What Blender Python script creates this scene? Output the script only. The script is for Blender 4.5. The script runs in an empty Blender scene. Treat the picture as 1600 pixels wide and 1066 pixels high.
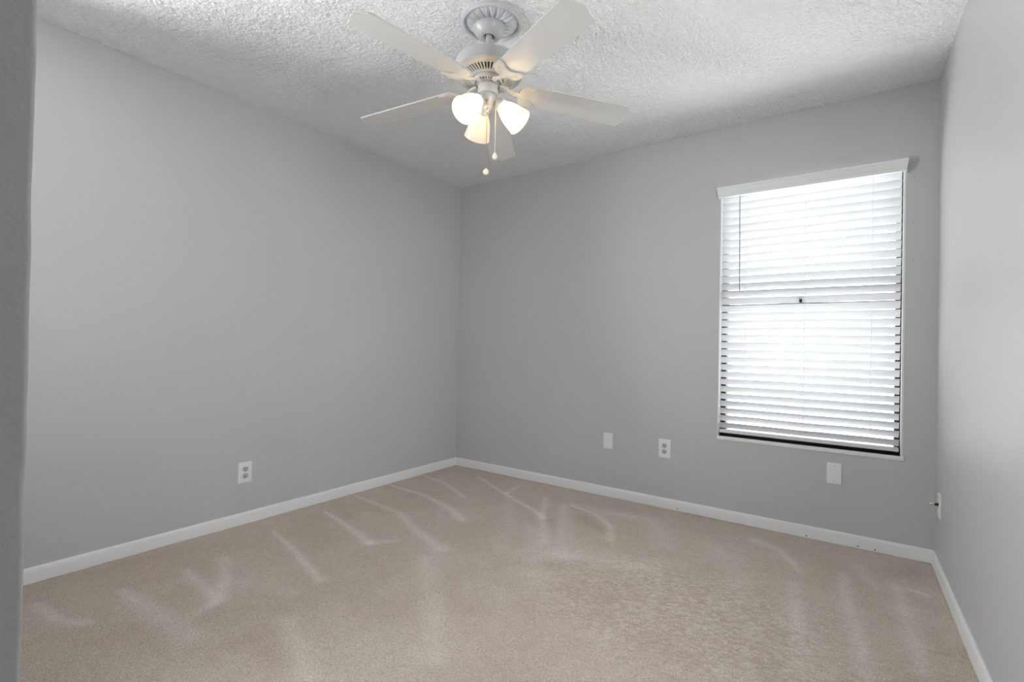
import bpy, bmesh, math, random
import numpy as np
from mathutils import Vector, Matrix

random.seed(4)
RNG = np.random.default_rng(7)
scene = bpy.context.scene
COL = scene.collection
PI = math.pi

# ------------------------------------------------------------------ camera
CAM = (2.8842, -3.2826, 1.0698)
YAW, PITCH, ROLL, FOCAL = -0.6115, 0.0066, 0.0183, 769.02


def cam_axes():
    cy, sy, cp, sp = math.cos(YAW), math.sin(YAW), math.cos(PITCH), math.sin(PITCH)
    fwd = Vector((sy * cp, cy * cp, sp))
    rt = Vector((cy, -sy, 0))
    up = rt.cross(fwd)
    cr, sr = math.cos(ROLL), math.sin(ROLL)
    return cr * rt + sr * up, -sr * rt + cr * up, fwd


rt_, up_, fw_ = cam_axes()
cd = bpy.data.cameras.new('camera')
cam = bpy.data.objects.new('camera', cd)
COL.objects.link(cam)
cam.matrix_world = Matrix(((rt_.x, up_.x, -fw_.x, CAM[0]), (rt_.y, up_.y, -fw_.y, CAM[1]),
                           (rt_.z, up_.z, -fw_.z, CAM[2]), (0, 0, 0, 1)))
cd.sensor_fit = 'HORIZONTAL'
cd.sensor_width = 36
cd.lens = FOCAL / 1600 * 36
cd.clip_start = 0.02
scene.camera = cam

# ------------------------------------------------------------------ light, exposure
SKY = 13.2
BULB = 42.0
FILL = 11.0
FILL2 = 34.0
EXPOSURE = 0.0
vs = scene.view_settings
scene.display_settings.display_device = 'sRGB'
vs.view_transform = 'Standard'
vs.look = 'None'
vs.gamma = 1
vs.use_curve_mapping = False
vs.exposure = EXPOSURE

w = bpy.data.worlds.new('sky')
scene.world = w
w.use_nodes = True
nt = w.node_tree
bg = nt.nodes['Background']
tc = nt.nodes.new('ShaderNodeTexCoord')
sx = nt.nodes.new('ShaderNodeSeparateXYZ')
cr = nt.nodes.new('ShaderNodeValToRGB')
cr.color_ramp.elements[0].position = 0.22
cr.color_ramp.elements[0].color = (1.0, 1.0, 0.98, 1)
cr.color_ramp.elements[1].position = 0.30
cr.color_ramp.elements[1].color = (0.435, 0.445, 0.46, 1)
mp = nt.nodes.new('ShaderNodeMapRange')
mp.inputs[1].default_value = -1
mp.inputs[2].default_value = 1
nt.links.new(tc.outputs['Generated'], sx.inputs[0])
nt.links.new(sx.outputs['Z'], mp.inputs[0])
nt.links.new(mp.outputs[0], cr.inputs[0])
nt.links.new(cr.outputs[0], bg.inputs[0])
bg.inputs[1].default_value = SKY

cy_ = scene.cycles
cy_.use_denoising = True
cy_.denoising_prefilter = 'NONE'
cy_.max_bounces = 14
cy_.diffuse_bounces = 8
cy_.glossy_bounces = 4
cy_.transmission_bounces = 8
cy_.transparent_max_bounces = 8
cy_.sample_clamp_indirect = 40
cy_.caustics_reflective = False
cy_.caustics_refractive = False

# window opening on the back wall (y = 0)
WX0, WX1, WZ0, WZ1 = 2.172, 3.085, 0.52, 2.06
pl = bpy.data.lights.new('window_portal', 'AREA')
pl.shape = 'RECTANGLE'
pl.size = WX1 - WX0
pl.size_y = WZ1 - WZ0
pl.cycles.is_portal = True
po = bpy.data.objects.new('window_portal', pl)
po.location = ((WX0 + WX1) / 2, 0.21, (WZ0 + WZ1) / 2)
po.rotation_euler = (-PI / 2, 0, 0)
COL.objects.link(po)


# two tall soft lights added out of view as fill, one on each side


def added_fill_light(loc, aim, sx_, sy_, energy, color, spread):
    l_ = bpy.data.lights.new('added_fill_light', 'AREA')
    l_.shape = 'RECTANGLE'
    l_.size, l_.size_y = sx_, sy_
    l_.energy = energy
    l_.color = color
    l_.spread = math.radians(spread)
    q_ = bpy.data.objects.new('added_fill_light', l_)
    q_.location = loc
    q_.rotation_euler = Vector(aim).to_track_quat('-Z', 'Y').to_euler()
    COL.objects.link(q_)


added_fill_light((3.17, -2.10, 1.35), (-.925, .38, 0), 0.48, 1.7, FILL, (0.97, 0.985, 1.0), 114)
added_fill_light((0.25, -3.04, 1.46), (.975, .20, 0.16), 0.30, 1.6, FILL2, (0.95, 0.98, 1.0), 120)


# ------------------------------------------------------------------ materials
def srgb(r, g, b):
    f = lambda c: ((c / 255 + 0.055) / 1.055) ** 2.4 if c > 10 else c / 255 / 12.92
    return (f(r), f(g), f(b), 1)


def mat(name, col, rough=0.5, metal=0.0, spec=0.5):
    m = bpy.data.materials.new(name)
    m.use_nodes = True
    b = m.node_tree.nodes['Principled BSDF']
    b.inputs['Base Color'].default_value = col
    b.inputs['Roughness'].default_value = rough
    b.inputs['Metallic'].default_value = metal
    b.inputs['Specular IOR Level'].default_value = spec
    return m, m.node_tree, b


def add_noise_bump(t, b, scale, dist, strength=1.0, detail=3.0, rough=0.55, second=None):
    tcn = t.nodes.new('ShaderNodeTexCoord')
    n = t.nodes.new('ShaderNodeTexNoise')
    n.inputs['Scale'].default_value = scale
    n.inputs['Detail'].default_value = detail
    n.inputs['Roughness'].default_value = rough
    t.links.new(tcn.outputs['Object'], n.inputs['Vector'])
    bp = t.nodes.new('ShaderNodeBump')
    bp.inputs['Strength'].default_value = strength
    bp.inputs['Distance'].default_value = dist
    t.links.new(n.outputs[0], bp.inputs['Height'])
    t.links.new(bp.outputs[0], b.inputs['Normal'])
    return tcn, n, bp


# wall paint
M_wall, t, b = mat('grey_wall_paint', (0.445, 0.447, 0.45, 1), 0.42, spec=0.35)
tcn, n, bp = add_noise_bump(t, b, 150, 0.0012, 0.55, 2.0)
n2 = t.nodes.new('ShaderNodeTexNoise')
n2.inputs['Scale'].default_value = 1.7
n2.inputs['Detail'].default_value = 4
t.links.new(tcn.outputs['Object'], n2.inputs['Vector'])
mx = t.nodes.new('ShaderNodeMix')
mx.data_type = 'RGBA'
mx.inputs[6].default_value = (0.535, 0.538, 0.542, 1)
mx.inputs[7].default_value = (0.560, 0.563, 0.567, 1)
t.links.new(n2.outputs[0], mx.inputs[0])
t.links.new(mx.outputs[2], b.inputs['Base Color'])

# popcorn ceiling
M_ceil, t, b = mat('popcorn_ceiling', (0.88, 0.885, 0.89, 1), 0.9, spec=0.1)
add_noise_bump(t, b, 200, 0.006, 0.9, 2.0)

# carpet: a pile tone attribute holds the brushed vacuum marks
M_carpet, t, b = mat('beige_carpet', (0.4, 0.33, 0.28, 1), 0.95, spec=0.05)
b.inputs['Sheen Weight'].default_value = 0.15
b.inputs['Sheen Roughness'].default_value = 0.5
tcn, n, bp = add_noise_bump(t, b, 190, 0.010, 0.8, 3.0, 0.65)
vor = t.nodes.new('ShaderNodeTexVoronoi')
vor.inputs['Scale'].default_value = 150
t.links.new(tcn.outputs['Object'], vor.inputs['Vector'])
at = t.nodes.new('ShaderNodeAttribute')
at.attribute_name = 'pile'
ramp = t.nodes.new('ShaderNodeValToRGB')
ramp.color_ramp.elements[0].color = (0.640, 0.528, 0.440, 1)
ramp.color_ramp.elements[1].color = (0.98, 0.91, 0.82, 1)
t.links.new(at.outputs['Fac'], ramp.inputs[0])
n3 = t.nodes.new('ShaderNodeTexNoise')
n3.inputs['Scale'].default_value = 230
n3.inputs['Detail'].default_value = 2
t.links.new(tcn.outputs['Object'], n3.inputs['Vector'])
mr = t.nodes.new('ShaderNodeMapRange')
mr.inputs[1].default_value = 0.3
mr.inputs[2].default_value = 0.7
mr.inputs[3].default_value = 0.70
mr.inputs[4].default_value = 1.18
t.links.new(n3.outputs[0], mr.inputs[0])
mm = t.nodes.new('ShaderNodeMix')
mm.data_type = 'RGBA'
mm.blend_type = 'MULTIPLY'
mm.inputs[0].default_value = 1
t.links.new(ramp.outputs[0], mm.inputs[6])
t.links.new(mr.outputs[0], mm.inputs[7])
t.links.new(mm.outputs[2], b.inputs['Base Color'])

M_trim, t, b = mat('white_trim_paint', (0.82, 0.83, 0.835, 1), 0.4)
add_noise_bump(t, b, 60, 0.0008, 0.4, 2)
M_fan, t, b = mat('white_fan_enamel', (0.48, 0.478, 0.465, 1), 0.32)
M_blade, t, b = mat('white_fan_blade', (0.52, 0.513, 0.497, 1), 0.28)
add_noise_bump(t, b, 18, 0.0006, 0.2, 1)
M_plaster, t, b = mat('white_medallion_plaster', (0.54, 0.55, 0.56, 1), 0.35)
M_dark, t, b = mat('dark_motor_interior', (0.055, 0.045, 0.035, 1), 0.7)
M_black, t, b = mat('black_void', (0.012, 0.012, 0.012, 1), 0.6)
M_plate, t, b = mat('white_cover_plate_plastic', (0.82, 0.825, 0.83, 1), 0.35)
M_recept, t, b = mat('receptacle_plastic', (0.50, 0.505, 0.51, 1), 0.4)
M_screw, t, b = mat('painted_screw', (0.55, 0.55, 0.54, 1), 0.35, 0.3)
M_chrome, t, b = mat('nickel_connector', (0.75, 0.72, 0.66, 1), 0.22, 1.0)
M_chain, t, b = mat('brass_bead_chain', (0.36, 0.31, 0.24, 1), 0.4, 0.7)
M_chainp, t, b = mat('pale_bead_chain', (0.72, 0.66, 0.58, 1), 0.4, 0.1)
M_ball, t, b = mat('cream_pull_knob', (0.82, 0.74, 0.62, 1), 0.3)
M_bronze, t, b = mat('dark_bronze_aluminium', (0.030, 0.029, 0.032, 1), 0.45, 0.4)
M_wand, t, b = mat('clear_grey_wand', (0.34, 0.35, 0.36, 1), 0.25)
M_cord, t, b = mat('white_blind_cord', (0.85, 0.86, 0.87, 1), 0.7)

# window glass: mostly clear, a little mirror
M_glass = bpy.data.materials.new('window_glass')
M_glass.use_nodes = True
t = M_glass.node_tree
t.nodes.clear()
o = t.nodes.new('ShaderNodeOutputMaterial')
m1 = t.nodes.new('ShaderNodeMixShader')
tr = t.nodes.new('ShaderNodeBsdfTransparent')
tr.inputs[0].default_value = (0.93, 0.95, 0.95, 1)
gl = t.nodes.new('ShaderNodeBsdfGlossy')
gl.inputs['Roughness'].default_value = 0.03
m1.inputs[0].default_value = 0.06
t.links.new(tr.outputs[0], m1.inputs[1])
t.links.new(gl.outputs[0], m1.inputs[2])
t.links.new(m1.outputs[0], o.inputs[0])


def translucent(name, col, tcol, fac, gloss=0.04):
    m = bpy.data.materials.new(name)
    m.use_nodes = True
    t = m.node_tree
    t.nodes.clear()
    o = t.nodes.new('ShaderNodeOutputMaterial')
    a = t.nodes.new('ShaderNodeMixShader')
    g = t.nodes.new('ShaderNodeMixShader')
    d = t.nodes.new('ShaderNodeBsdfDiffuse')
    d.inputs[0].default_value = col
    tl = t.nodes.new('ShaderNodeBsdfTranslucent')
    tl.inputs[0].default_value = tcol
    gs = t.nodes.new('ShaderNodeBsdfGlossy')
    gs.inputs['Roughness'].default_value = 0.25
    a.inputs[0].default_value = fac
    g.inputs[0].default_value = gloss
    t.links.new(d.outputs[0], a.inputs[1])
    t.links.new(tl.outputs[0], a.inputs[2])
    t.links.new(a.outputs[0], g.inputs[1])
    t.links.new(gs.outputs[0], g.inputs[2])
    t.links.new(g.outputs[0], o.inputs[0])
    return m


M_slat = translucent('white_blind_slat', (0.775, 0.775, 0.785, 1), (0.93, 0.93, 0.94, 1), 0.10)
M_shade = translucent('frosted_lamp_glass', (0.90, 0.87, 0.80, 1), (0.97, 0.91, 0.78, 1), 0.45, 0.06)

M_bulb = bpy.data.materials.new('warm_lamp_bulb')
M_bulb.use_nodes = True
t = M_bulb.node_tree
t.nodes.clear()
o = t.nodes.new('ShaderNodeOutputMaterial')
e = t.nodes.new('ShaderNodeEmission')
e.inputs[0].default_value = (1.0, 0.83, 0.58, 1)
e.inputs[1].default_value = BULB
t.links.new(e.outputs[0], o.inputs[0])


M_bulb_dim = M_bulb.copy()
M_bulb_dim.name = 'nearly_dead_lamp_bulb'
M_bulb_dim.node_tree.nodes['Emission'].inputs[1].default_value = 3.0


# ------------------------------------------------------------------ mesh helpers
def link(name, me, m, parent=None, smooth=False):
    ob = bpy.data.objects.new(name, me)
    COL.objects.link(ob)
    if m is not None:
        for x in (m if isinstance(m, (list, tuple)) else [m]):
            me.materials.append(x)
    if smooth:
        me.polygons.foreach_set('use_smooth', [True] * len(me.polygons))
    if parent is not None:
        ob.parent = parent
    return ob


def auto_smooth(me, deg=35):
    me.polygons.foreach_set('use_smooth', [True] * len(me.polygons))
    bm = bmesh.new()
    bm.from_mesh(me)
    lim = math.radians(deg)
    for e in bm.edges:
        if len(e.link_faces) == 2 and e.calc_face_angle(0) > lim:
            e.smooth = False
    bm.to_mesh(me)
    bm.free()


def obj(name, bm, m, parent=None, smooth=True, deg=35):
    me = bpy.data.meshes.new(name)
    bmesh.ops.recalc_face_normals(bm, faces=bm.faces[:])
    bm.to_mesh(me)
    bm.free()
    if smooth:
        auto_smooth(me, deg)
    return link(name, me, m, parent)


def empty(name, loc, rot=(0, 0, 0)):
    o = bpy.data.objects.new(name, None)
    o.empty_display_size = 0.05
    o.location = loc
    o.rotation_euler = rot
    COL.objects.link(o)
    return o


def tag(o, label=None, cat=None, group=None, kind=None):
    if label:
        o['label'] = label
    if cat:
        o['category'] = cat
    if group:
        o['group'] = group
    if kind:
        o['kind'] = kind
    return o


def add_box(bm, x0, x1, y0, y1, z0, z1, bevel=0.0, seg=2):
    g = bmesh.ops.create_cube(bm, size=1.0)
    vs_ = g['verts']
    for v in vs_:
        v.co = Vector((x0 + (v.co.x + .5) * (x1 - x0), y0 + (v.co.y + .5) * (y1 - y0), z0 + (v.co.z + .5) * (z1 - z0)))
    if bevel > 0:
        es = list({e for v in vs_ for e in v.link_edges})
        bmesh.ops.bevel(bm, geom=es, offset=bevel, segments=seg, affect='EDGES', profile=0.5, clamp_overlap=True)
    return bm


def add_prism(bm, pts, z0, z1, fn=None):
    """closed polygon pts (x, y) from z0 to z1; fn maps (x, y, z) to the final place"""
    fn = fn or (lambda x, y, z: (x, y, z))
    a = [bm.verts.new(fn(x, y, z0)) for x, y in pts]
    c = [bm.verts.new(fn(x, y, z1)) for x, y in pts]
    n = len(pts)
    bm.faces.new(a[::-1])
    bm.faces.new(c)
    for i in range(n):
        bm.faces.new((a[i], a[(i + 1) % n], c[(i + 1) % n], c[i]))
    return bm


def add_lathe(bm, prof, n=48, fn=None, close=False):
    """prof: list of (r, z). fn maps a point."""
    fn = fn or (lambda p: p)
    rings = []
    for r, z in prof:
        if r < 1e-6:
            rings.append([bm.verts.new(fn(Vector((0, 0, z))))])
        else:
            rings.append([bm.verts.new(fn(Vector((r * math.cos(2 * PI * k / n), r * math.sin(2 * PI * k / n), z)))) for k in range(n)])
    pairs = list(zip(rings, rings[1:]))
    if close:
        pairs.append((rings[-1], rings[0]))
    for A, B in pairs:
        for k in range(n):
            k2 = (k + 1) % n
            if len(A) == 1 and len(B) == 1:
                continue
            if len(A) == 1:
                bm.faces.new((A[0], B[k2], B[k]))
            elif len(B) == 1:
                bm.faces.new((A[k], A[k2], B[0]))
            else:
                bm.faces.new((A[k], A[k2], B[k2], B[k]))
    return bm


def add_tube(bm, path, rad, n=8, cap=True):
    path = [Vector(p) for p in path]
    rads = rad if isinstance(rad, (list, tuple)) else [rad] * len(path)
    rings = []
    ref = Vector((0.123, 0.31, 0.94)).normalized()
    for i, p in enumerate(path):
        d = (path[min(i + 1, len(path) - 1)] - path[max(i - 1, 0)]).normalized()
        if abs(d.dot(ref)) > 0.97:
            ref = Vector((1, 0.1, 0)).normalized()
        a = d.cross(ref).normalized()
        c = d.cross(a)
        rings.append([bm.verts.new(p + rads[i] * (math.cos(2 * PI * k / n) * a + math.sin(2 * PI * k / n) * c)) for k in range(n)])
    for A, B in zip(rings, rings[1:]):
        for k in range(n):
            bm.faces.new((A[k], A[(k + 1) % n], B[(k + 1) % n], B[k]))
    if cap:
        bm.faces.new(rings[0][::-1])
        bm.faces.new(rings[-1])
    return bm


def add_sphere(bm, c, r, u=16, v=10, sc=(1, 1, 1)):
    M = Matrix.Translation(c) @ Matrix.Diagonal((r * sc[0], r * sc[1], r * sc[2], 1))
    bmesh.ops.create_uvsphere(bm, u_segments=u, v_segments=v, radius=1, matrix=M)
    return bm


def grid_mesh(name, X, Y, Z):
    """X, Y, Z: (ny, nx) arrays to a grid mesh"""
    ny, nx = X.shape
    co = np.stack([X, Y, Z], -1).reshape(-1, 3).astype(np.float32)
    idx = np.arange(nx * ny).reshape(ny, nx)
    q = np.stack([idx[:-1, :-1], idx[:-1, 1:], idx[1:, 1:], idx[1:, :-1]], -1).reshape(-1, 4)
    me = bpy.data.meshes.new(name)
    me.vertices.add(len(co))
    me.vertices.foreach_set('co', co.ravel())
    me.loops.add(q.size)
    me.loops.foreach_set('vertex_index', q.ravel().astype(np.int32))
    me.polygons.add(len(q))
    me.polygons.foreach_set('loop_start', (np.arange(len(q)) * 4).astype(np.int32))
    me.polygons.foreach_set('use_smooth', np.ones(len(q), bool))
    me.update(calc_edges=True)
    me.validate()
    return me


def blur(a, k):
    for _ in range(k):
        p = np.pad(a, 1, mode='edge')
        a = (p[:-2, 1:-1] + 2 * p[1:-1, 1:-1] + p[2:, 1:-1]) / 4
        p = np.pad(a, 1, mode='edge')
        a = (p[1:-1, :-2] + 2 * p[1:-1, 1:-1] + p[1:-1, 2:]) / 4
    return a


def value_noise(X, Y, s):
    """smooth value noise with cell size s"""
    gx = (X - X.min()) / s
    gy = (Y - Y.min()) / s
    n = RNG.random((int(gy.max()) + 3, int(gx.max()) + 3))
    ix, iy = gx.astype(int), gy.astype(int)
    fx, fy = gx - ix, gy - iy
    fx, fy = fx * fx * (3 - 2 * fx), fy * fy * (3 - 2 * fy)
    return (n[iy, ix] * (1 - fx) + n[iy, ix + 1] * fx) * (1 - fy) + (n[iy + 1, ix] * (1 - fx) + n[iy + 1, ix + 1] * fx) * fy


# ------------------------------------------------------------------ the room
W, LS, RS, H, CT = 3.2164, 0.0117, -0.0162, 2.44, 0.0208
YF = -3.18                      # room side of the front wall
YH = -4.7                       # end of the passage behind the doorway
DX0, DX1 = 2.334, 3.16          # doorway


def xl(y):
    return LS * y


def xr(y):
    return W + RS * y


def zc(x):
    return H + CT * x / W


# left wall
bm = bmesh.new()
add_prism(bm, [(xl(0.2), 0.2), (xl(-3.5), -3.5), (xl(-3.5) - 0.15, -3.5), (xl(0.2) - 0.15, 0.2)], -0.05, 2.6)
tag(obj('wall_left', bm, M_wall, smooth=False), 'plain grey painted wall on the left with one outlet', 'wall', kind='structure')
# right wall
bm = bmesh.new()
add_prism(bm, [(xr(0.2), 0.2), (xr(YH - .1), YH - .1), (xr(YH - .1) + 0.15, YH - .1), (xr(0.2) + 0.15, 0.2)], -0.05, 2.6)
tag(obj('wall_right', bm, M_wall, smooth=False), 'pale grey wall at the right edge beside the window', 'wall', kind='structure')
# back wall with the window opening
bm = bmesh.new()
add_box(bm, -0.15, WX0, 0, 0.2, -0.05, 2.6)
add_box(bm, WX1, W + .15, 0, 0.2, -0.05, 2.6)
add_box(bm, WX0, WX1, 0, 0.2, -0.05, WZ0 - 0.022)
add_box(bm, WX0, WX1, 0, 0.2, WZ1, 2.6)
wall_back = tag(obj('wall_back', bm, M_wall, smooth=False), 'darker grey far wall that holds the window', 'wall', kind='structure')
# front wall with the doorway the picture is taken from: slightly wavy rounded corner
bm = bmesh.new()
R_ = 0.004
prof = [(xl(-3.3) - .05, YF)]
for k in range(7):
    a = PI / 2 * (1 - k / 6)
    prof.append((DX0 - R_ + R_ * math.cos(a), YF - R_ + R_ * math.sin(a)))
prof += [(DX0, YF - 0.05), (DX0, YF - 0.125), (xl(-3.3) - .05, YF - 0.125)]
NZ = 260
rows = []
wob = blur(np.tile(RNG.normal(0, 1, NZ + 1)[:, None], (1, 3)), 3)[:, 1]
for j in range(NZ + 1):
    z = -0.02 + 2.53 * j / NZ
    rows.append([bm.verts.new((x + (0.0010 * wob[j] if 1 <= i <= 7 else 0) * (0.6 if i < 4 else 1), y + (0.0006 * wob[j] if 1 <= i <= 7 else 0), z)) for i, (x, y) in enumerate(prof)])
m_ = len(prof)
for j in range(NZ):
    for i in range(m_):
        bm.faces.new((rows[j][i], rows[j][(i + 1) % m_], rows[j + 1][(i + 1) % m_], rows[j + 1][i]))
bm.faces.new(rows[0][::-1])
bm.faces.new(rows[-1])
add_box(bm, DX1, xr(YF) + .05, YF - 0.125, YF, -0.02, 2.51)
add_box(bm, DX0, DX1, YF - 0.125, YF, 2.12, 2.51)
tag(obj('wall_front', bm, M_wall, smooth=True), 'dark grey edge of the doorway wall at the left border', 'wall', kind='structure')
# passage behind the doorway
bm = bmesh.new()
add_box(bm, 1.75, 1.9, YH, YF - 0.125, -0.05, 2.6)
add_box(bm, 1.75, 3.5, YH - .15, YH, -0.05, 2.6)
tag(obj('wall_hall', bm, M_wall, smooth=False), 'passage walls behind the camera, outside the frame', 'wall', kind='structure')

# ceiling: sprayed popcorn relief as real geometry
step = 0.0048
nx, ny = int(3.36 / step), int(3.4 / step)
gx = np.linspace(-0.06, 3.30, nx)
gy = np.linspace(-3.36, 0.02, ny)
X, Y = np.meshgrid(gx, gy)
f = RNG.normal(0, 1, X.shape)
f = f / f.std()
g2 = blur(RNG.normal(0, 1, X.shape), 4)
g2 = g2 / g2.std()
hgt = np.clip(0.9 * f + 0.2 * g2 + 0.4, -.6, 2.0)
Z = H + CT * X / W - 0.0027 * hgt + 0.002
me = grid_mesh('ceiling', X, Y, Z)
ceil = link('ceiling', me, M_ceil)
tag(ceil, 'white popcorn textured ceiling carrying the fan', 'ceiling', kind='structure')
# slab above it and over the passage, same object
bm = bmesh.new()
bm.from_mesh(me)
add_box(bm, -0.2, 3.5, YH - .15, 0.2, 2.475, 2.6)
bm.to_mesh(me)
bm.free()

# ---------------------------------------------------------------- floor
FX0, FX1 = -0.06, 3.34
fs = 0.0062
gx = np.linspace(FX0, FX1, int((FX1 - FX0) / fs))
gy = np.linspace(YH, 0.02, int((0.02 - YH) / fs))
X, Y = np.meshgrid(gx, gy)


def px_floor(u, v):
    """a spot seen in the photograph, found on the carpet plane"""
    d = fw_ + (u - 800) / FOCAL * rt_ - (v - 533) / FOCAL * up_
    t_ = -CAM[2] / d.z
    return (CAM[0] + t_ * d.x, CAM[1] + t_ * d.y)


A4 = lambda p: (500 + p[0] / 2.667, 700 + p[1] / 2.667)
A3 = lambda p: (p[0] / 3.2, 800 + p[1] / 3.2)
A5 = lambda p: (1100 + p[0] / 3.2, 750 + p[1] / 3.2)
# (points, width start, width end, strength): brushed vacuum tracks
marks = [
    (A4, [(20, 265), (110, 320), (205, 395)], .018, .05, .30), (A4, [(205, 395), (330, 385)], .05, .02, .22),
    (A4, [(150, 200), (330, 270), (400, 340), (500, 420)], .02, .06, .26),
    (A4, [(280, 150), (430, 195), (540, 250), (595, 300)], .016, .05, .30),
    (A4, [(420, 110), (520, 145), (600, 205)], .014, .03, .26),
    (A4, [(660, 120), (770, 190), (900, 265), (930, 290)], .02, .035, .32), (A4, [(775, 190), (825, 160)], .02, .03, .22),
    (A4, [(940, 210), (925, 290), (945, 390)], .03, .06, .26),
    (A4, [(1020, 240), (1010, 330), (1000, 440)], .04, .12, .20),
    (A4, [(1050, 240), (1150, 275), (1210, 325), (1210, 380)], .018, .04, .28),
    (A4, [(1040, 230), (1200, 270), (1380, 300), (1430, 400)], .03, .12, .15),
    (A4, [(1000, 450), (1200, 470), (1350, 490)], .10, .14, .16),
    (A4, [(440, 460), (460, 600), (480, 720), (470, 880)], .08, .06, .18),
    (A4, [(780, 200), (790, 320), (760, 420)], .03, .10, .10),
    (A4, [(870, 330), (900, 400), (880, 520)], .08, .10, .16),
    (A3, [(610, 390), (720, 470), (850, 540), (950, 620)], .03, .08, .22),
    (A3, [(930, 290), (1010, 370), (1090, 445)], .03, .05, .24), (A3, [(1120, 230), (1130, 330), (1090, 440), (990, 500)], .05, .04, .20),
    (A3, [(1370, 100), (1480, 200), (1600, 340)], .016, .04, .32),
    (A3, [(180, 460), (290, 540), (430, 555)], .03, .04, .24),
    (A3, [(1440, 540), (1500, 700), (1530, 851)], .05, .07, .20),
    (A3, [(1130, 360), (1300, 340), (1440, 400)], .10, .10, .12),
    (A5, [(450, 520), (460, 680), (480, 850), (490, 970)], .05, .05, .20),
    (A5, [(690, 470), (720, 640), (780, 800), (800, 960)], .04, .045, .20),
    (A5, [(960, 530), (1010, 680), (1070, 850), (1100, 960)], .04, .045, .22),
    (A5, [(1030, 545), (1110, 575)], .022, .022, .28), (A5, [(1050, 640), (1120, 660)], .02, .02, .16),
    (A5, [(250, 300), (380, 350), (480, 460)], .05, .03, .22),
    (A5, [(770, 430), (860, 540)], .05, .05, .14),
    (A5, [(60, 330), (160, 470), (200, 600)], .12, .12, .12),
]
darks = [
    (A4, [(1090, 290), (1180, 340)], .07, .06, .20), (A4, [(960, 300), (975, 400)], .05, .04, .14),
    (A4, [(880, 490), (1090, 480)], .07, .06, .14), (A4, [(60, 230), (130, 290)], .05, .05, .10),
    (A5, [(1130, 855), (1220, 870)], .018, .018, .20), (A5, [(960, 460), (1090, 470)], .08, .08, .12),
    (A3, [(150, 380), (500, 300), (900, 180)], .10, .10, .10), (A4, [(600, 380), (760, 480)], .10, .08, .07),
    (A3, [(1250, 650), (1420, 730)], .09, .09, .10), (A4, [(1400, 800), (1500, 860)], .10, .1, .10),
]


def seg_field(ms):
    F = np.zeros_like(X)
    for fnp, pts, w0, w1, s in ms:
        P = [px_floor(*fnp(p)) for p in pts]
        L = [0]
        for a, c in zip(P, P[1:]):
            L.append(L[-1] + math.dist(a, c))
        best = np.full_like(X, 9.0)
        for i in range(len(P) - 1):
            a, c = np.array(P[i]), np.array(P[i + 1])
            d = c - a
            tt = np.clip(((X - a[0]) * d[0] + (Y - a[1]) * d[1]) / (d @ d), 0, 1)
            dd = np.hypot(X - a[0] - tt * d[0], Y - a[1] - tt * d[1])
            u = (L[i] + tt * (L[i + 1] - L[i])) / L[-1]
            best = np.minimum(best, dd / (w0 + (w1 - w0) * u))
        F += s * np.exp(-0.5 * (best / 0.50) ** 2)
    return F


pile = 0.22 + 1.55 * seg_field(marks) - 1.3 * seg_field(darks)
pile += 0.20 * (value_noise(X, Y, 0.42) - .5) + 0.14 * (value_noise(X, Y, 0.13) - .5) + 0.10 * (value_noise(X, Y, 0.04) - .5)
# rough trodden patch in the middle front: clumped pile
cx_, cy0 = px_floor(1060, 955)
patch = np.exp(-(((X - cx_) / .62) ** 2 + ((Y - cy0) / .42) ** 2) ** 1.5)
clump = value_noise(X * .8 + .5 * Y, Y * 1.5 - .6 * X, 0.014) - .5
pile += 0.80 * patch * clump
pile = np.clip(pile, 0, 1)
Z = 0.004 * (value_noise(X, Y, 0.03) - .5) + 0.006 * patch * clump - 0.002
me = grid_mesh('floor', X, Y, Z)
at_ = me.attributes.new('pile', 'FLOAT', 'POINT')
at_.data.foreach_set('value', pile.ravel().astype(np.float32))
tag(link('floor', me, M_carpet), 'beige carpet floor with vacuum tracks', 'floor', kind='structure')

# ---------------------------------------------------------------- baseboards
BBP = [(0, 0), (0.013, 0), (0.013, 0.048), (0.0115, 0.057), (0.0085, 0.063), (0.0045, 0.0668), (0, 0.0668)]


def baseboard(name, p0, p1, nrm, label):
    bm = bmesh.new()
    d = Vector((p1[0] - p0[0], p1[1] - p0[1], 0))
    nv = Vector((nrm[0], nrm[1], 0))
    K = 60
    rings = []
    for k in range(K + 1):
        c = Vector((p0[0], p0[1], 0)) + d * k / K
        wv = 0.0006 * math.sin(k * 1.7) + 0.0005 * math.sin(k * .6)
        rings.append([bm.verts.new(c + nv * (a + (wv if a > 0 else 0)) + Vector((0, 0, z))) for a, z in BBP])
    n = len(BBP)
    for A, B in zip(rings, rings[1:]):
        for i in range(n):
            bm.faces.new((A[i], A[(i + 1) % n], B[(i + 1) % n], B[i]))
    bm.faces.new(rings[0])
    bm.faces.new(rings[-1][::-1])
    return tag(obj(name, bm, M_trim), label, 'baseboard', kind='structure')


baseboard('baseboard_left', (xl(YF), YF), (0, 0), (1, 0), 'white baseboard along the left wall')
bb = baseboard('baseboard_back', (0, 0), (W, 0), (0, -1), 'white baseboard below the window wall')
baseboard('baseboard_right', (xr(YF), YF), (W, 0), (-1, 0), 'white baseboard along the right wall')


def back_dot(name, x, z, y, r, m, parent):
    bm = bmesh.new()
    add_lathe(bm, [(0, -0.0007), (r, -0.0007), (r, 0.0007), (0, 0.0007)], 10, lambda p: Vector((x + p.x, y + p.z, z + p.y)))
    return obj(name, bm, m, parent)


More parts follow.
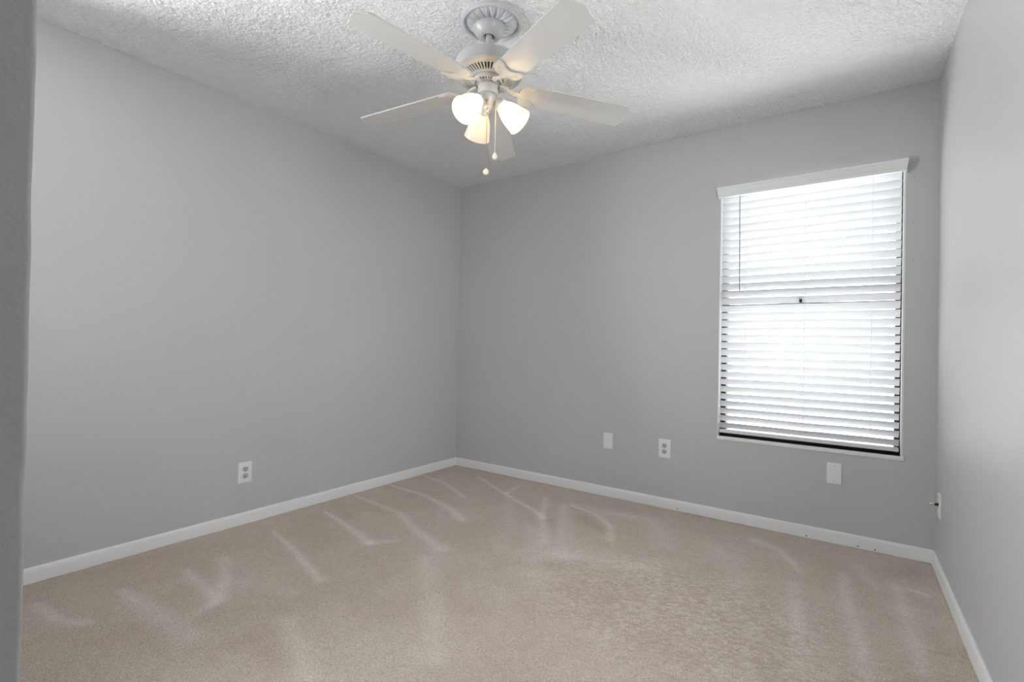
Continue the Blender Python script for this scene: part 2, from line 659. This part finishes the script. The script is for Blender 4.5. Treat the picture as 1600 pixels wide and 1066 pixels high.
for x, z in ((1.935, .014), (2.66, .012), (2.90, .012), (2.975, .012)):
    back_dot('nail_hole', x, z, -0.0131, 0.0035, M_dark, bb)
M_hole, t, b = mat('filled_nail_hole', (0.20, 0.20, 0.20, 1), 0.8)
for x, z in ((2.140, 2.135), (2.140, 2.112), (3.115, 2.055), (3.118, 1.74), (3.120, 1.545), (2.118, .80), (3.12, 1.98)):
    back_dot('nail_hole', x, z, 0.0, 0.0022, M_hole, wall_back)

# ---------------------------------------------------------------- window
# painted liner of the opening with a thin sill
bm = bmesh.new()
add_box(bm, WX0 - .001, WX0 + .004, -0.001, 0.10, WZ0 - .02, WZ1, .0008)
add_box(bm, WX1 - .0085, WX1 + .001, -0.001, 0.10, WZ0 - .02, WZ1, .0008)
add_box(bm, WX0, WX1, -0.001, 0.10, WZ1 - .008, WZ1 + .001, .0008)
tag(obj('trim_1', bm, M_trim), 'thin white liner around the window opening', 'trim', kind='structure')
bm = bmesh.new()
add_box(bm, WX0 - .002, WX1 + .005, -0.007, 0.012, WZ0 - .022, WZ0, .003)
tag(obj('trim_2', bm, M_trim), 'thin white sill below the window blind', 'trim', kind='structure')

win = tag(empty('window_1', ((WX0 + WX1) / 2, 0.10, WZ0)), 'dark framed single hung window behind white blind', 'window', kind='structure')


def local(bm, o_):
    bmesh.ops.translate(bm, verts=bm.verts[:], vec=-Vector(o_.location))
    return bm


bm = bmesh.new()
FW = 0.034
for x0, x1, z0, z1 in ((WX0, WX0 + FW, WZ0, WZ1), (WX1 - FW, WX1, WZ0, WZ1), (WX0 + FW, WX1 - FW, WZ0, WZ0 + .028), (WX0 + FW, WX1 - FW, WZ1 - FW, WZ1)):
    add_box(bm, x0, x1, 0.056, 0.13, z0, z1, .003)
add_box(bm, WX0 + .004, WX1 - .0085, 0.0125, 0.13, WZ0 - .021, WZ0 + .001, .001)
obj('window_frame', local(bm, win), M_bronze, win)
bm = bmesh.new()
add_box(bm, WX0 + FW, WX1 - FW, 0.060, 0.105, 1.314, 1.3445, .003)
obj('meeting_rail', local(bm, win), M_bronze, win)
bm = bmesh.new()
add_box(bm, 2.592, 2.640, 0.058, 0.080, 1.342, 1.350, .002)
add_box(bm, 2.605, 2.618, 0.020, 0.064, 1.3435, 1.3625, .003)
obj('sash_lock', local(bm, win), M_bronze, win)
for z0, z1, y in ((WZ0 + .028, 1.314, .075), (1.3445, WZ1 - FW, .09)):
    bm = bmesh.new()
    add_box(bm, WX0 + FW, WX1 - FW, y, y + .003, z0, z1)
    obj('window_pane', local(bm, win), M_glass, win, smooth=False)

# ---------------------------------------------------------------- blind
BX0, BX1 = 2.1785, 3.0705
blind = tag(empty('window_blind', ((BX0 + BX1) / 2, 0.03, 2.05)), 'white slatted blind hanging closed over the window', 'blind')
bo = Vector(blind.location)
PITCH_S, SW, TILT = 0.0458, 0.050, math.radians(47.5)
NS = 32
zs0 = 2.005
YS = 0.030


def slat_mesh(i):
    bm = bmesh.new()
    K, Wn = 24, 6
    top, bot = [], []
    sag = RNG.normal(0, .0007)
    tw = RNG.normal(0, .025)
    ph = RNG.random() * 6
    for a in range(K + 1):
        x = BX0 + (BX1 - BX0) * a / K
        tl = TILT + tw * (a / K - .5) * 1.2 + 0.012 * math.sin(a * .5 + ph)
        dz = sag * math.sin(PI * a / K * 3) + 0.0004 * math.sin(a + ph)
        r1, r2 = [], []
        for c in range(Wn + 1):
            s = c / Wn - .5                      # -0.5 outer edge .. 0.5 room edge
            crown = 0.0028 * (1 - (2 * s) ** 2)
            y = -s * SW * math.cos(tl) + crown * math.sin(tl)
            z = s * SW * math.sin(tl) + crown * math.cos(tl)
            r1.append(bm.verts.new((x - bo.x, YS + y - bo.y, z + dz)))
            r2.append(bm.verts.new((x - bo.x, YS + y - bo.y - .0022 * math.sin(tl), z + dz - .0022 * math.cos(tl))))
        top.append(r1)
        bot.append(r2)
    for a in range(K):
        for c in range(Wn):
            bm.faces.new((top[a][c], top[a][c + 1], top[a + 1][c + 1], top[a + 1][c]))
            bm.faces.new((bot[a][c], bot[a + 1][c], bot[a + 1][c + 1], bot[a][c + 1]))
        bm.faces.new((top[a][0], top[a + 1][0], bot[a + 1][0], bot[a][0]))
        bm.faces.new((top[a][Wn], bot[a][Wn], bot[a + 1][Wn], top[a + 1][Wn]))
    for r in (0, K):
        bm.faces.new(top[r] + bot[r][::-1])
    return bm


for i in range(NS):
    o_ = obj('slat', slat_mesh(i), M_slat, blind)
    o_.location = (0, 0, zs0 - i * PITCH_S - bo.z)
bm = bmesh.new()
add_box(bm, BX0 + .001, BX1 - .001, YS - .0245, YS + .0245, .5405, .5585, .004)
obj('bottom_rail', local(bm, blind), M_slat, blind)
bm = bmesh.new()
add_box(bm, BX0, BX1, YS - .028, YS + .028, 2.024, 2.056, .003)
obj('head_rail', local(bm, blind), M_trim, blind)
for x in (2.322, 2.633, 2.946):
    bm = bmesh.new()
    yy = YS - .0185
    add_tube(bm, [(x, yy - .0015, 2.03), (x, yy - .0015, .548)], .0009, 6)
    add_tube(bm, [(x, YS + .02, 2.03), (x, YS + .02, .575)], .0009, 6)
    add_sphere(bm, (x, YS - .027, .549), .0055, 10, 8)
    obj('ladder_cord', local(bm, blind), M_cord, blind)
bm = bmesh.new()
wx = 2.285
add_tube(bm, [(wx - .004, 0.006, 2.02), (wx - .003, 0.000, 1.99), (wx + .003, -0.002, 1.43), (wx + .003, -.002, 1.42)], [.0022, .0028, .0030, .0024], 8)
obj('tilt_wand', local(bm, blind), M_wand, blind)
# crown shaped valance with returns
VP = [(-.052, 2.070), (-.058, 2.066), (-.058, 2.056), (-.0535, 2.052), (-.0515, 2.044), (-.046, 2.034), (-.0435, 2.028), (-.040, 2.022), (-.040, 2.0075), (-.036, 2.006),
      (-.030, 2.006), (-.030, 2.070)]
bm = bmesh.new()
x0v, x1v = 2.163, 3.087
ringsV = []
front = VP
for (xs, sgn) in ((x0v, -1), (x1v, 1)):
    ringsV.append([bm.verts.new((xs + sgn * (-(y) - .040) * 0.28, y, z)) for y, z in front])
n = len(front)
for i in range(n):
    bm.faces.new((ringsV[0][i], ringsV[0][(i + 1) % n], ringsV[1][(i + 1) % n], ringsV[1][i]))
bm.faces.new(ringsV[0])
bm.faces.new(ringsV[1][::-1])
for (xs, sgn) in ((x0v, -1), (x1v, 1)):   # returns to the wall
    A = [bm.verts.new((xs + sgn * (-(y) - .040) * 0.28, y, z)) for y, z in front[:10]]
    B = [bm.verts.new((xs + sgn * (-(y) - .040) * 0.28, -.0012, z)) for y, z in front[:10]]
    C = [bm.verts.new((xs - sgn * .008, y, z)) for y, z in front[:10]]
    D = [bm.verts.new((xs - sgn * .008, -.0012, z)) for y, z in front[:10]]
    for i in range(9):
        bm.faces.new((A[i], A[i + 1], B[i + 1], B[i]))
        bm.faces.new((C[i], D[i], D[i + 1], C[i + 1]))
        bm.faces.new((B[i], B[i + 1], D[i + 1], D[i]))
    bm.faces.new((A[0], B[0], D[0], C[0]))
    bm.faces.new((A[9], C[9], D[9], B[9]))
obj('valance', local(bm, blind), M_trim, blind, deg=25)

# ---------------------------------------------------------------- wall plates


def frame_on(wall, u, z):
    """origin and axes (right, up, out) of a plate on a wall"""
    if wall == 'back':
        return Vector((u, 0, z)), (0, 0, 0)
    if wall == 'left':
        return Vector((xl(u), u, z)), (0, 0, PI / 2 - math.atan(LS))
    return Vector((xr(u), u, z)), (0, 0, -PI / 2 - math.atan(RS))


# plates are modelled facing -y, x across, z up
def plate_bm(w_, h_, d_=.006):
    bm = bmesh.new()
    hw, hh = w_ / 2, h_ / 2
    loops = []
    for ins, y, r in ((0, -.0004, .003), (0, -d_ * .55, .003), (.0025, -d_ * .9, .0035), (.007, -d_, .004)):
        L = []
        a, c = hw - ins, hh - ins
        for sx_, sz_, a0 in ((1, 1, 0), (-1, 1, PI / 2), (-1, -1, PI), (1, -1, 1.5 * PI)):
            for k in range(4):
                an = a0 + PI / 2 * k / 3
                L.append(bm.verts.new((sx_ * (a - r) + r * math.cos(an), y, sz_ * (c - r) + r * math.sin(an))))
        loops.append(L)
    n = len(loops[0])
    for A, B in zip(loops, loops[1:]):
        for k in range(n):
            bm.faces.new((A[k], A[(k + 1) % n], B[(k + 1) % n], B[k]))
    bm.faces.new(loops[0][::-1])
    bm.faces.new(loops[-1])
    return bm


def screw_part(root, x, z, y=-.006, m=None):
    bm = bmesh.new()
    add_lathe(bm, [(0, .0012), (.002, .0011), (.0032, .0004), (.0033, -.001)], 14, lambda p: Vector((x + p.x, y - p.z, z + p.y)))
    add_box(bm, x - .0026, x + .0026, y - .00135, y - .0008, z - .0004, z + .0004)
    obj('screw', bm, m or M_screw, root)


def outlet(wall, u, z, w_, h_, label):
    loc, rot = frame_on(wall, u, z)
    root = tag(empty('wall_outlet', loc, rot), label, 'outlet', 'duplex wall outlets')
    obj('cover_plate', plate_bm(w_, h_), M_plate, root)
    for s in (1, -1):
        zc_ = s * .0195
        # receptacle face: round with flat top and bottom
        pts = []
        for k in range(40):
            a = 2 * PI * k / 40
            pts.append((.0172 * math.cos(a), max(-.0142, min(.0142, .0172 * math.sin(a)))))
        bm = bmesh.new()
        add_prism(bm, pts, .0050, .0068, lambda x, y, zz: (x, -zz, zc_ + y))
        bmesh.ops.remove_doubles(bm, verts=bm.verts[:], dist=1e-5)
        rc = obj('receptacle', bm, M_recept, root)
        for x0, x1, z0, z1 in ((-.0082, -.0052, -.001, .0085), (.0052, .0080, .0, .0075)):
            bm = bmesh.new()
            add_box(bm, x0, x1, -.0074, -.0066, zc_ + z0, zc_ + z1, .0004)
            obj('slot', bm, M_black, rc)
        bm = bmesh.new()
        add_lathe(bm, [(0, .0074), (.0034, .0074), (.0034, .0066), (0, .0066)], 14, lambda p: Vector((p.x, -p.z, zc_ - .0075 + p.y)))
        obj('ground_hole', bm, M_black, rc)
    screw_part(root, 0, 0)
    return root


outlet('left', -1.819, .297, .078, .120, 'white duplex outlet on the left wall above the baseboard')
outlet('back', 1.841, .393, .079, .125, 'white duplex outlet on the far wall between two blank plates')


def blank(u, z, w_, h_, screws, label):
    loc, rot = frame_on('back', u, z)
    root = tag(empty('blank_wall_plate', loc, rot), label, 'wall plate', 'cover plates on the walls')
    obj('cover_plate', plate_bm(w_, h_), M_plate, root)
    if screws:
        for s in (1, -1):
            screw_part(root, 0, s * h_ * .36)
    else:
        bm = bmesh.new()
        add_box(bm, -.0185, .0185, -.0072, -.0052, -.038, .038, .0008)
        obj('blank_insert', bm, M_plate, root)


blank(1.436, .3935, .071, .113, False, 'plain white blank plate left of the far wall outlet')
blank(2.788, .3835, .070, .117, True, 'white blank plate with two screws below the window')
# cable plate on the right wall
loc, rot = frame_on('right', -.160, .333)
root = tag(empty('cable_wall_plate', loc, rot), 'white cable plate with metal plug on the right wall', 'wall plate', 'cover plates on the walls')
obj('cover_plate', plate_bm(.072, .116, .007), M_plate, root)
bm = bmesh.new()
add_lathe(bm, [(.0, -.006), (.0085, -.006), (.0085, -.0105), (.0055, -.0112), (.0052, -.022), (0, -.022)], 14, lambda p: Vector((p.x, p.z, .004 + p.y)))
co = obj('cable_connector', bm, M_black, root)
bm = bmesh.new()
add_lathe(bm, [(0, -.0215), (.0068, -.0215), (.0070, -.034), (.0055, -.038), (.003, -.041), (0, -.0415)], 14, lambda p: Vector((p.x, p.z, .004 + p.y)))
obj('plug_tip', bm, M_chrome, co)
for s in (1, -1):
    screw_part(root, 0, s * .042, -.007)

# ---------------------------------------------------------------- ceiling medallion
MC = (1.590, -1.630)
bm = bmesh.new()
NT = 432
rl = list(np.linspace(.035, .112, 30)) + [.113, .1145, .1165, .119, .122, .125, .128, .1305, .132, .132]
rings = []
zm = zc(MC[0]) - .002
for i, r in enumerate(rl):
    ring = []
    for k in range(NT):
        th = 2 * PI * k / NT
        if r <= .1125:
            s = (r - .035) / .0771
            leaf = abs(math.sin(9 * th)) ** .6
            vein = .5 + .5 * math.cos(54 * th + 9 * s * (1 if math.sin(18 * th) > 0 else -1))
            tipc = max(0.0, math.sin(PI * min(1, s * 1.02))) ** .7
            h = .006 + .015 * tipc * (.30 + .45 * leaf + .25 * vein * leaf)
            if s > .985:
                h = .006
        elif i < len(rl) - 1:
            q = (r - .112) / .020
            h = .006 + .010 * max(0, math.sin(PI * min(1, max(0, q)) ** .85)) ** .55
            if q > .95:
                h = .010
        else:
            h = -.006
        ring.append(bm.verts.new((r * math.cos(th), r * math.sin(th), -h)))
    rings.append(ring)
for A, B in zip(rings, rings[1:]):
    for k in range(NT):
        bm.faces.new((A[k], A[(k + 1) % NT], B[(k + 1) % NT], B[k]))
bm.faces.new(rings[0])
med = obj('ceiling_medallion', bm, M_plaster, deg=50)
med.location = (MC[0], MC[1], zm)
tag(med, 'white round leaf relief medallion on the ceiling above the fan', 'ceiling medallion')

# ---------------------------------------------------------------- ceiling fan
ZT = .318                         # blade plane is this far below the mounting point
AXUP = Vector((-.0209, .0324, 1)).normalized()
OB = Vector((1.5751, -1.6311, 2.1284))
fan = tag(empty('ceiling_fan', OB + ZT * AXUP, (-.0324, -.0209, 0)), 'white five blade ceiling fan with three lit tulip lamps', 'ceiling fan')


def fpart(name, bm, m, parent=fan, deg=35, smooth=True):
    """mesh given with z = 0 at the blade plane"""
    bmesh.ops.translate(bm, verts=bm.verts[:], vec=(0, 0, -ZT))
    return obj(name, bm, m, parent, deg=deg, smooth=smooth)


# canopy
bm = bmesh.new()
add_lathe(bm, [(.020, .300), (.020, .276), (.0215, .2670), (.026, .2625), (.034, .2615), (.042, .2635), (.050, .2685), (.058, .2770), (.065, .2880), (.0695, .3000), (.0715, .311), (.0715, .318), (.064, .318), (.055, .31)], 56)
cn = fpart('canopy', bm, M_fan)
bm = bmesh.new()
add_lathe(bm, [(0, .288), (.0205, .288)], 40)
fpart('canopy_socket', bm, M_black, cn)
bm = bmesh.new()
add_lathe(bm, [(.0, .312), (.0132, .312), (.0132, .215), (.0, .215)], 28)
fpart('downrod', bm, M_fan)
# motor housing: dome, grey side band, lower lip
bm = bmesh.new()
add_lathe(bm, [(.014, .225), (.024, .224), (.027, .190), (.030, .168), (.060, .158), (.110, .1495), (.132, .1465), (.1385, .1445), (.140, .141), (.140, .102), (.1385, .1005), (.1435, .0985), (.1445, .0955),
               (.1435, .092), (.140, .0905), (.134, .091)], 96)
mh = fpart('motor_housing', bm, M_fan)
# vented under ring: 48 radial slots
bm = bmesh.new()
NSL = 48
rr = [(.1345, .0912), (.127, .0875), (.114, .0845), (.079, .0775), (.070, .0745), (.066, .0735), (.0655, .079)]
NA = NSL * 4
V = [[bm.verts.new((r * math.cos(2 * PI * k / NA), r * math.sin(2 * PI * k / NA), z)) for k in range(NA)] for r, z in rr]
for i in range(len(rr) - 1):
    for k in range(NA):
        if i == 2 and k % 4 in (0, 1):
            continue
        bm.faces.new((V[i][k], V[i][(k + 1) % NA], V[i + 1][(k + 1) % NA], V[i + 1][k]))
ext = [e for e in bm.edges if len(e.link_faces) == 1 and e.verts[0].co.to_2d().length < .12 and e.verts[0].co.to_2d().length > .07]
g_ = bmesh.ops.extrude_edge_only(bm, edges=ext)
bmesh.ops.translate(bm, verts=[v for v in g_['geom'] if isinstance(v, bmesh.types.BMVert)], vec=(0, 0, .005))
vr = fpart('vent_ring', bm, M_fan, mh)
bm = bmesh.new()
add_lathe(bm, [(.02, .098), (.066, .098), (.130, .104)], 64)
fpart('motor_core', bm, M_dark, mh)
# flywheel with a ring of cooling slots
bm = bmesh.new()
add_lathe(bm, [(.0, .096), (.060, .096), (.062, .090), (.062, .062), (.060, .058), (.050, .055), (.046, .054), (.0, .054)], 64)
fw = fpart('flywheel', bm, M_fan)
bm = bmesh.new()
for k in range(30):
    a = 2 * PI * k / 30
    c_, s_ = math.cos(a), math.sin(a)
    q = []
    for r, z in ((.0485, .0540), (.0585, .0568), (.0585, .0555), (.0485, .0527)):
        for sd in (-1, 1):
            q.append(bm.verts.new((r * c_ - sd * .0017 * s_, r * s_ + sd * .0017 * c_, z)))
    for ids in ((0, 1, 3, 2), (2, 3, 5, 4), (4, 5, 7, 6), (6, 7, 1, 0), (0, 2, 4, 6), (1, 7, 5, 3)):
        bm.faces.new([q[i] for i in ids])
fpart('cooling_slots', bm, M_dark, fw, smooth=False)
# switch housing
bm = bmesh.new()
add_lathe(bm, [(0, .056), (.030, .056), (.030, .050), (.036, .049), (.0415, .047), (.0430, .043), (.0430, .012), (.0415, .0075), (.037, .0060), (.0, .0060)], 56)
sh = fpart('switch_housing', bm, M_fan)
for k in range(3):
    a = math.radians(-35.04 + 232 + 40 + k * 120)
    bm = bmesh.new()
    add_sphere(bm, (.0432 * math.cos(a), .0432 * math.sin(a), .017), .0028, 10, 6)
    fpart('screw', bm, M_screw, sh)
# light kit body and finial
bm = bmesh.new()
add_lathe(bm, [(0, .0062), (.0335, .0062), (.0375, .002), (.0390, -.006), (.0375, -.018), (.0330, -.030), (.0260, -.040), (.0200, -.045), (.0195, -.050), (.0165, -.055), (.0100, -.058),
               (.0060, -.062), (.0045, -.067), (0, -.0685)], 48)
lk = fpart('light_kit', bm, M_fan)

# blades: one mesh, five objects
BR = math.radians
outl = [(.150, .030), (.153, .047), (.160, .0545), (.172, .0570)]
half = [(.150, 0.0), (.1505, .030), (.1535, .046), (.160, .0540), (.172, .0570), (.400, .0632), (.6145, .0690), (.6215, .0690), (.6265, .0662), (.6290, .0610), (.6300, .0545),
        (.6320, .0470), (.6355, .0380), (.6400, .0290), (.6450, .0200), (.6495, .0110), (.6520, .0040), (.6523, 0.0)]
poly = half[1:-1] + [half[-1]] + [(u, -v) for u, v in half[1:-1][::-1]]
bm = bmesh.new()
add_prism(bm, [(u, v) for u, v in poly], -.003, .003)
bmesh.ops.bevel(bm, geom=[e for e in bm.edges if abs(e.verts[0].co.z - e.verts[1].co.z) < 1e-6], offset=.0012, segments=2, affect='EDGES')
bmesh.ops.recalc_face_normals(bm, faces=bm.faces[:])
me_blade = bpy.data.meshes.new('blade')
bm.to_mesh(me_blade)
bm.free()
auto_smooth(me_blade, 30)
me_blade.materials.append(M_blade)

# blade iron: arm from the flywheel plus two leaf lobes under the blade root
lobe = [(.132, .010), (.136, .030), (.144, .047), (.156, .0575), (.170, .0615), (.184, .0610), (.198, .0600), (.212, .0610), (.2105, .0520), (.2065, .0430), (.2010, .0345), (.1935, .0270),
        (.1870, .0210), (.1835, .0130), (.1825, .0060)]
poly2 = lobe + [(.1825, 0)] + [(u, -v) for u, v in lobe[::-1]]
bm = bmesh.new()
add_prism(bm, poly2, -.0105, -.0035)
bmesh.ops.bevel(bm, geom=[e for e in bm.edges if abs(e.verts[0].co.z + .0105) < 1e-5 and abs(e.verts[1].co.z + .0105) < 1e-5], offset=.0022, segments=2, affect='EDGES')


def ridge(pts, r=.0016):
    # small raised line on the casting, rounded off by a Catmull-Rom pass
    P = [Vector((u, v, -.0104)) for u, v in pts]
    Q = []
    for i in range(len(P) - 1):
        p0, p1, p2, p3 = P[max(i - 1, 0)], P[i], P[i + 1], P[min(i + 2, len(P) - 1)]
        for k in range(5):
            s = k / 5
            Q.append(.5 * ((2 * p1) + (p2 - p0) * s + (2 * p0 - 5 * p1 + 4 * p2 - p3) * s * s + (3 * p1 - p0 - 3 * p2 + p3) * s ** 3))
    Q.append(P[-1])
    add_tube(bm, Q, r, 6)


for s in (1, -1):
    ridge([(.136, s * .012), (.142, s * .036), (.156, s * .052), (.176, s * .0555), (.203, s * .0545), (.196, s * .039), (.184, s * .026), (.176, s * .012)], .0018)
    ridge([(.142, s * .014), (.150, s * .031), (.163, s * .041), (.181, s * .044), (.174, s * .031), (.163, s * .020), (.150, s * .012)], .0015)
    ridge([(.150, s * .020), (.160, s * .030), (.172, s * .037)], .0013)
ridge([(.150, 0), (.158, .009), (.168, 0), (.158, -.009), (.150, 0)], .0016)
# arm that rises to the flywheel
arm = [(.050, .0125, .0125, .006), (.062, .0128, .0130, .006), (.078, .0110, .0095, .006), (.094, .0092, .0025, .006), (.108, .0092, -.0030, .006), (.122, .0105, -.0060, .006), (.138, .0150, -.0065, .005), (.150, .0130, -.0068, .004)]
R4 = []
for u, hw, z, th in arm:
    R4.append([bm.verts.new(p) for p in ((u, -hw, z), (u, -hw * .6, z - th), (u, hw * .6, z - th), (u, hw, z), (u, 0, z + .002))])
for A, B in zip(R4, R4[1:]):
    for k in range(5):
        bm.faces.new((A[k], A[(k + 1) % 5], B[(k + 1) % 5], B[k]))
bm.faces.new(R4[0])
bm.faces.new(R4[-1][::-1])
bmesh.ops.recalc_face_normals(bm, faces=bm.faces[:])
me_iron = bpy.data.meshes.new('blade_iron')
bm.to_mesh(me_iron)
bm.free()
auto_smooth(me_iron, 40)
me_iron.materials.append(M_fan)

PHI0, BPITCH, DROOP = .8399, -.1743, .070
for k in range(5):
    ph = PHI0 + k * 2 * PI / 5
    Mx = Matrix.Translation((0, 0, -ZT + DROOP * .62)) @ Matrix.Rotation(ph, 4, 'Z') @ Matrix.Rotation(DROOP, 4, 'Y') @ Matrix.Rotation(BPITCH, 4, 'X')
    bl = bpy.data.objects.new('blade', me_blade)
    ir = bpy.data.objects.new('blade_iron', me_iron)
    for q in (bl, ir):
        COL.objects.link(q)
        q.parent = fan
        q.matrix_local = Mx

# three tulip lamps
LA0 = -8
for k in range(3):
    az = math.radians(LA0 + 120 * k + 35.04)
    dirh = Vector((math.cos(az), math.sin(az), 0))
    tilt = math.radians(44)
    ax = (dirh * math.cos(tilt) - Vector((0, 0, 1)) * math.sin(tilt)).normalized()
    base = dirh * .045 + Vector((0, 0, -.026))
    side = Vector((-dirh.y, dirh.x, 0))
    up2 = ax.cross(side)

    def onax(p, base=base, ax=ax, side=side, up2=up2):
        return base + ax * p.z + side * p.x + up2 * p.y
    # arm and socket cup
    bm = bmesh.new()
    add_tube(bm, [dirh * .028 + Vector((0, 0, -.012)), dirh * .036 + Vector((0, 0, -.018)), base + ax * .006], .0125, 16)
    add_lathe(bm, [(0, -.002), (.016, -.002), (.0225, .003), (.0265, .010), (.0275, .020), (.0275, .026), (.0250, .026), (.024, .012), (0, .010)], 32, onax)
    fit_ = fpart('lamp_socket', bm, M_fan)
    for j in range(3):
        an = 2 * PI * j / 3 + .5
        bm = bmesh.new()
        add_tube(bm, [onax(Vector((.026 * math.cos(an), .026 * math.sin(an), .020))), onax(Vector((.033 * math.cos(an), .033 * math.sin(an), .020)))], .0022, 8)
        fpart('set_screw', bm, M_screw, fit_)
    # bell glass
    bm = bmesh.new()
    outer = [(.0235, .014), (.0245, .022), (.0270, .030), (.0330, .042), (.0395, .056), (.0450, .072), (.0490, .088), (.0520, .104), (.0545, .118), (.0570, .130), (.0580, .134)]
    inner = [(r - .0022, z) for r, z in outer[::-1]]
    inner[0] = (.0562, .1345)
    add_lathe(bm, outer + inner, 48, onax)
    shd = fpart('lamp_shade', bm, M_shade)
    # bulb
    bm = bmesh.new()
    add_lathe(bm, [(0, .020), (.012, .020), (.0125, .034), (.0165, .046), (.0235, .058), (.0270, .070), (.0262, .081), (.0210, .091), (.0120, .0975), (0, .0995)], 24, onax)
    bo_ = fpart('bulb', bm, M_bulb_dim if k == 1 else M_bulb, shd)

# pull chains (hang plumb although the fan leans)
INV = Matrix.Rotation(-.0324, 3, 'X').inverted()
fan_rot = (Matrix.Rotation(-.0209, 3, 'Y') @ Matrix.Rotation(-.0324, 3, 'X'))
plumb = fan_rot.inverted() @ Vector((0, 0, -1))


def pull_chain(start, length, m, knob):
    s0 = Vector(start)
    bm = bmesh.new()
    n = int(length / .0042)
    for i in range(n):
        add_sphere(bm, s0 + plumb * (i * .0042), .0019, 6, 5)
    add_tube(bm, [s0, s0 + plumb * length], .0007, 5)
    ch = fpart('pull_chain', bm, m)
    e_ = s0 + plumb * length
    bm = bmesh.new()
    if knob == 'ball':
        add_sphere(bm, e_ + plumb * .011, .0125, 20, 14)
        add_tube(bm, [e_ - plumb * .004, e_ + plumb * .002], [.0028, .0040], 10)
    else:
        zz = [(0, 0), (.003, 0), (.0045, .004), (.009, .011), (.0105, .018), (.009, .024), (.0045, .029), (0, .030)]
        add_lathe(bm, zz, 18, lambda p: e_ + Vector((p.x, p.y, 0)) + plumb * p.z)
    fpart('pull_knob', bm, M_ball, ch)


near = Vector((math.cos(math.radians(35.04 - 90)), math.sin(math.radians(35.04 - 90)), 0))
rgt = Vector((math.cos(math.radians(35.04)), math.sin(math.radians(35.04)), 0))
c1 = near * .036 + rgt * .001 + Vector((0, 0, -.034))
bm = bmesh.new()
add_tube(bm, [near * .026 + Vector((0, 0, -.030)), near * .037 + Vector((0, 0, -.034))], [.005, .0045], 12)
fpart('chain_outlet', bm, M_chain, lk)
pull_chain(c1, .292, M_chain, 'ball')
pull_chain(rgt * .036 + near * .012 + Vector((0, 0, -.044)), .200, M_chainp, 'drop')
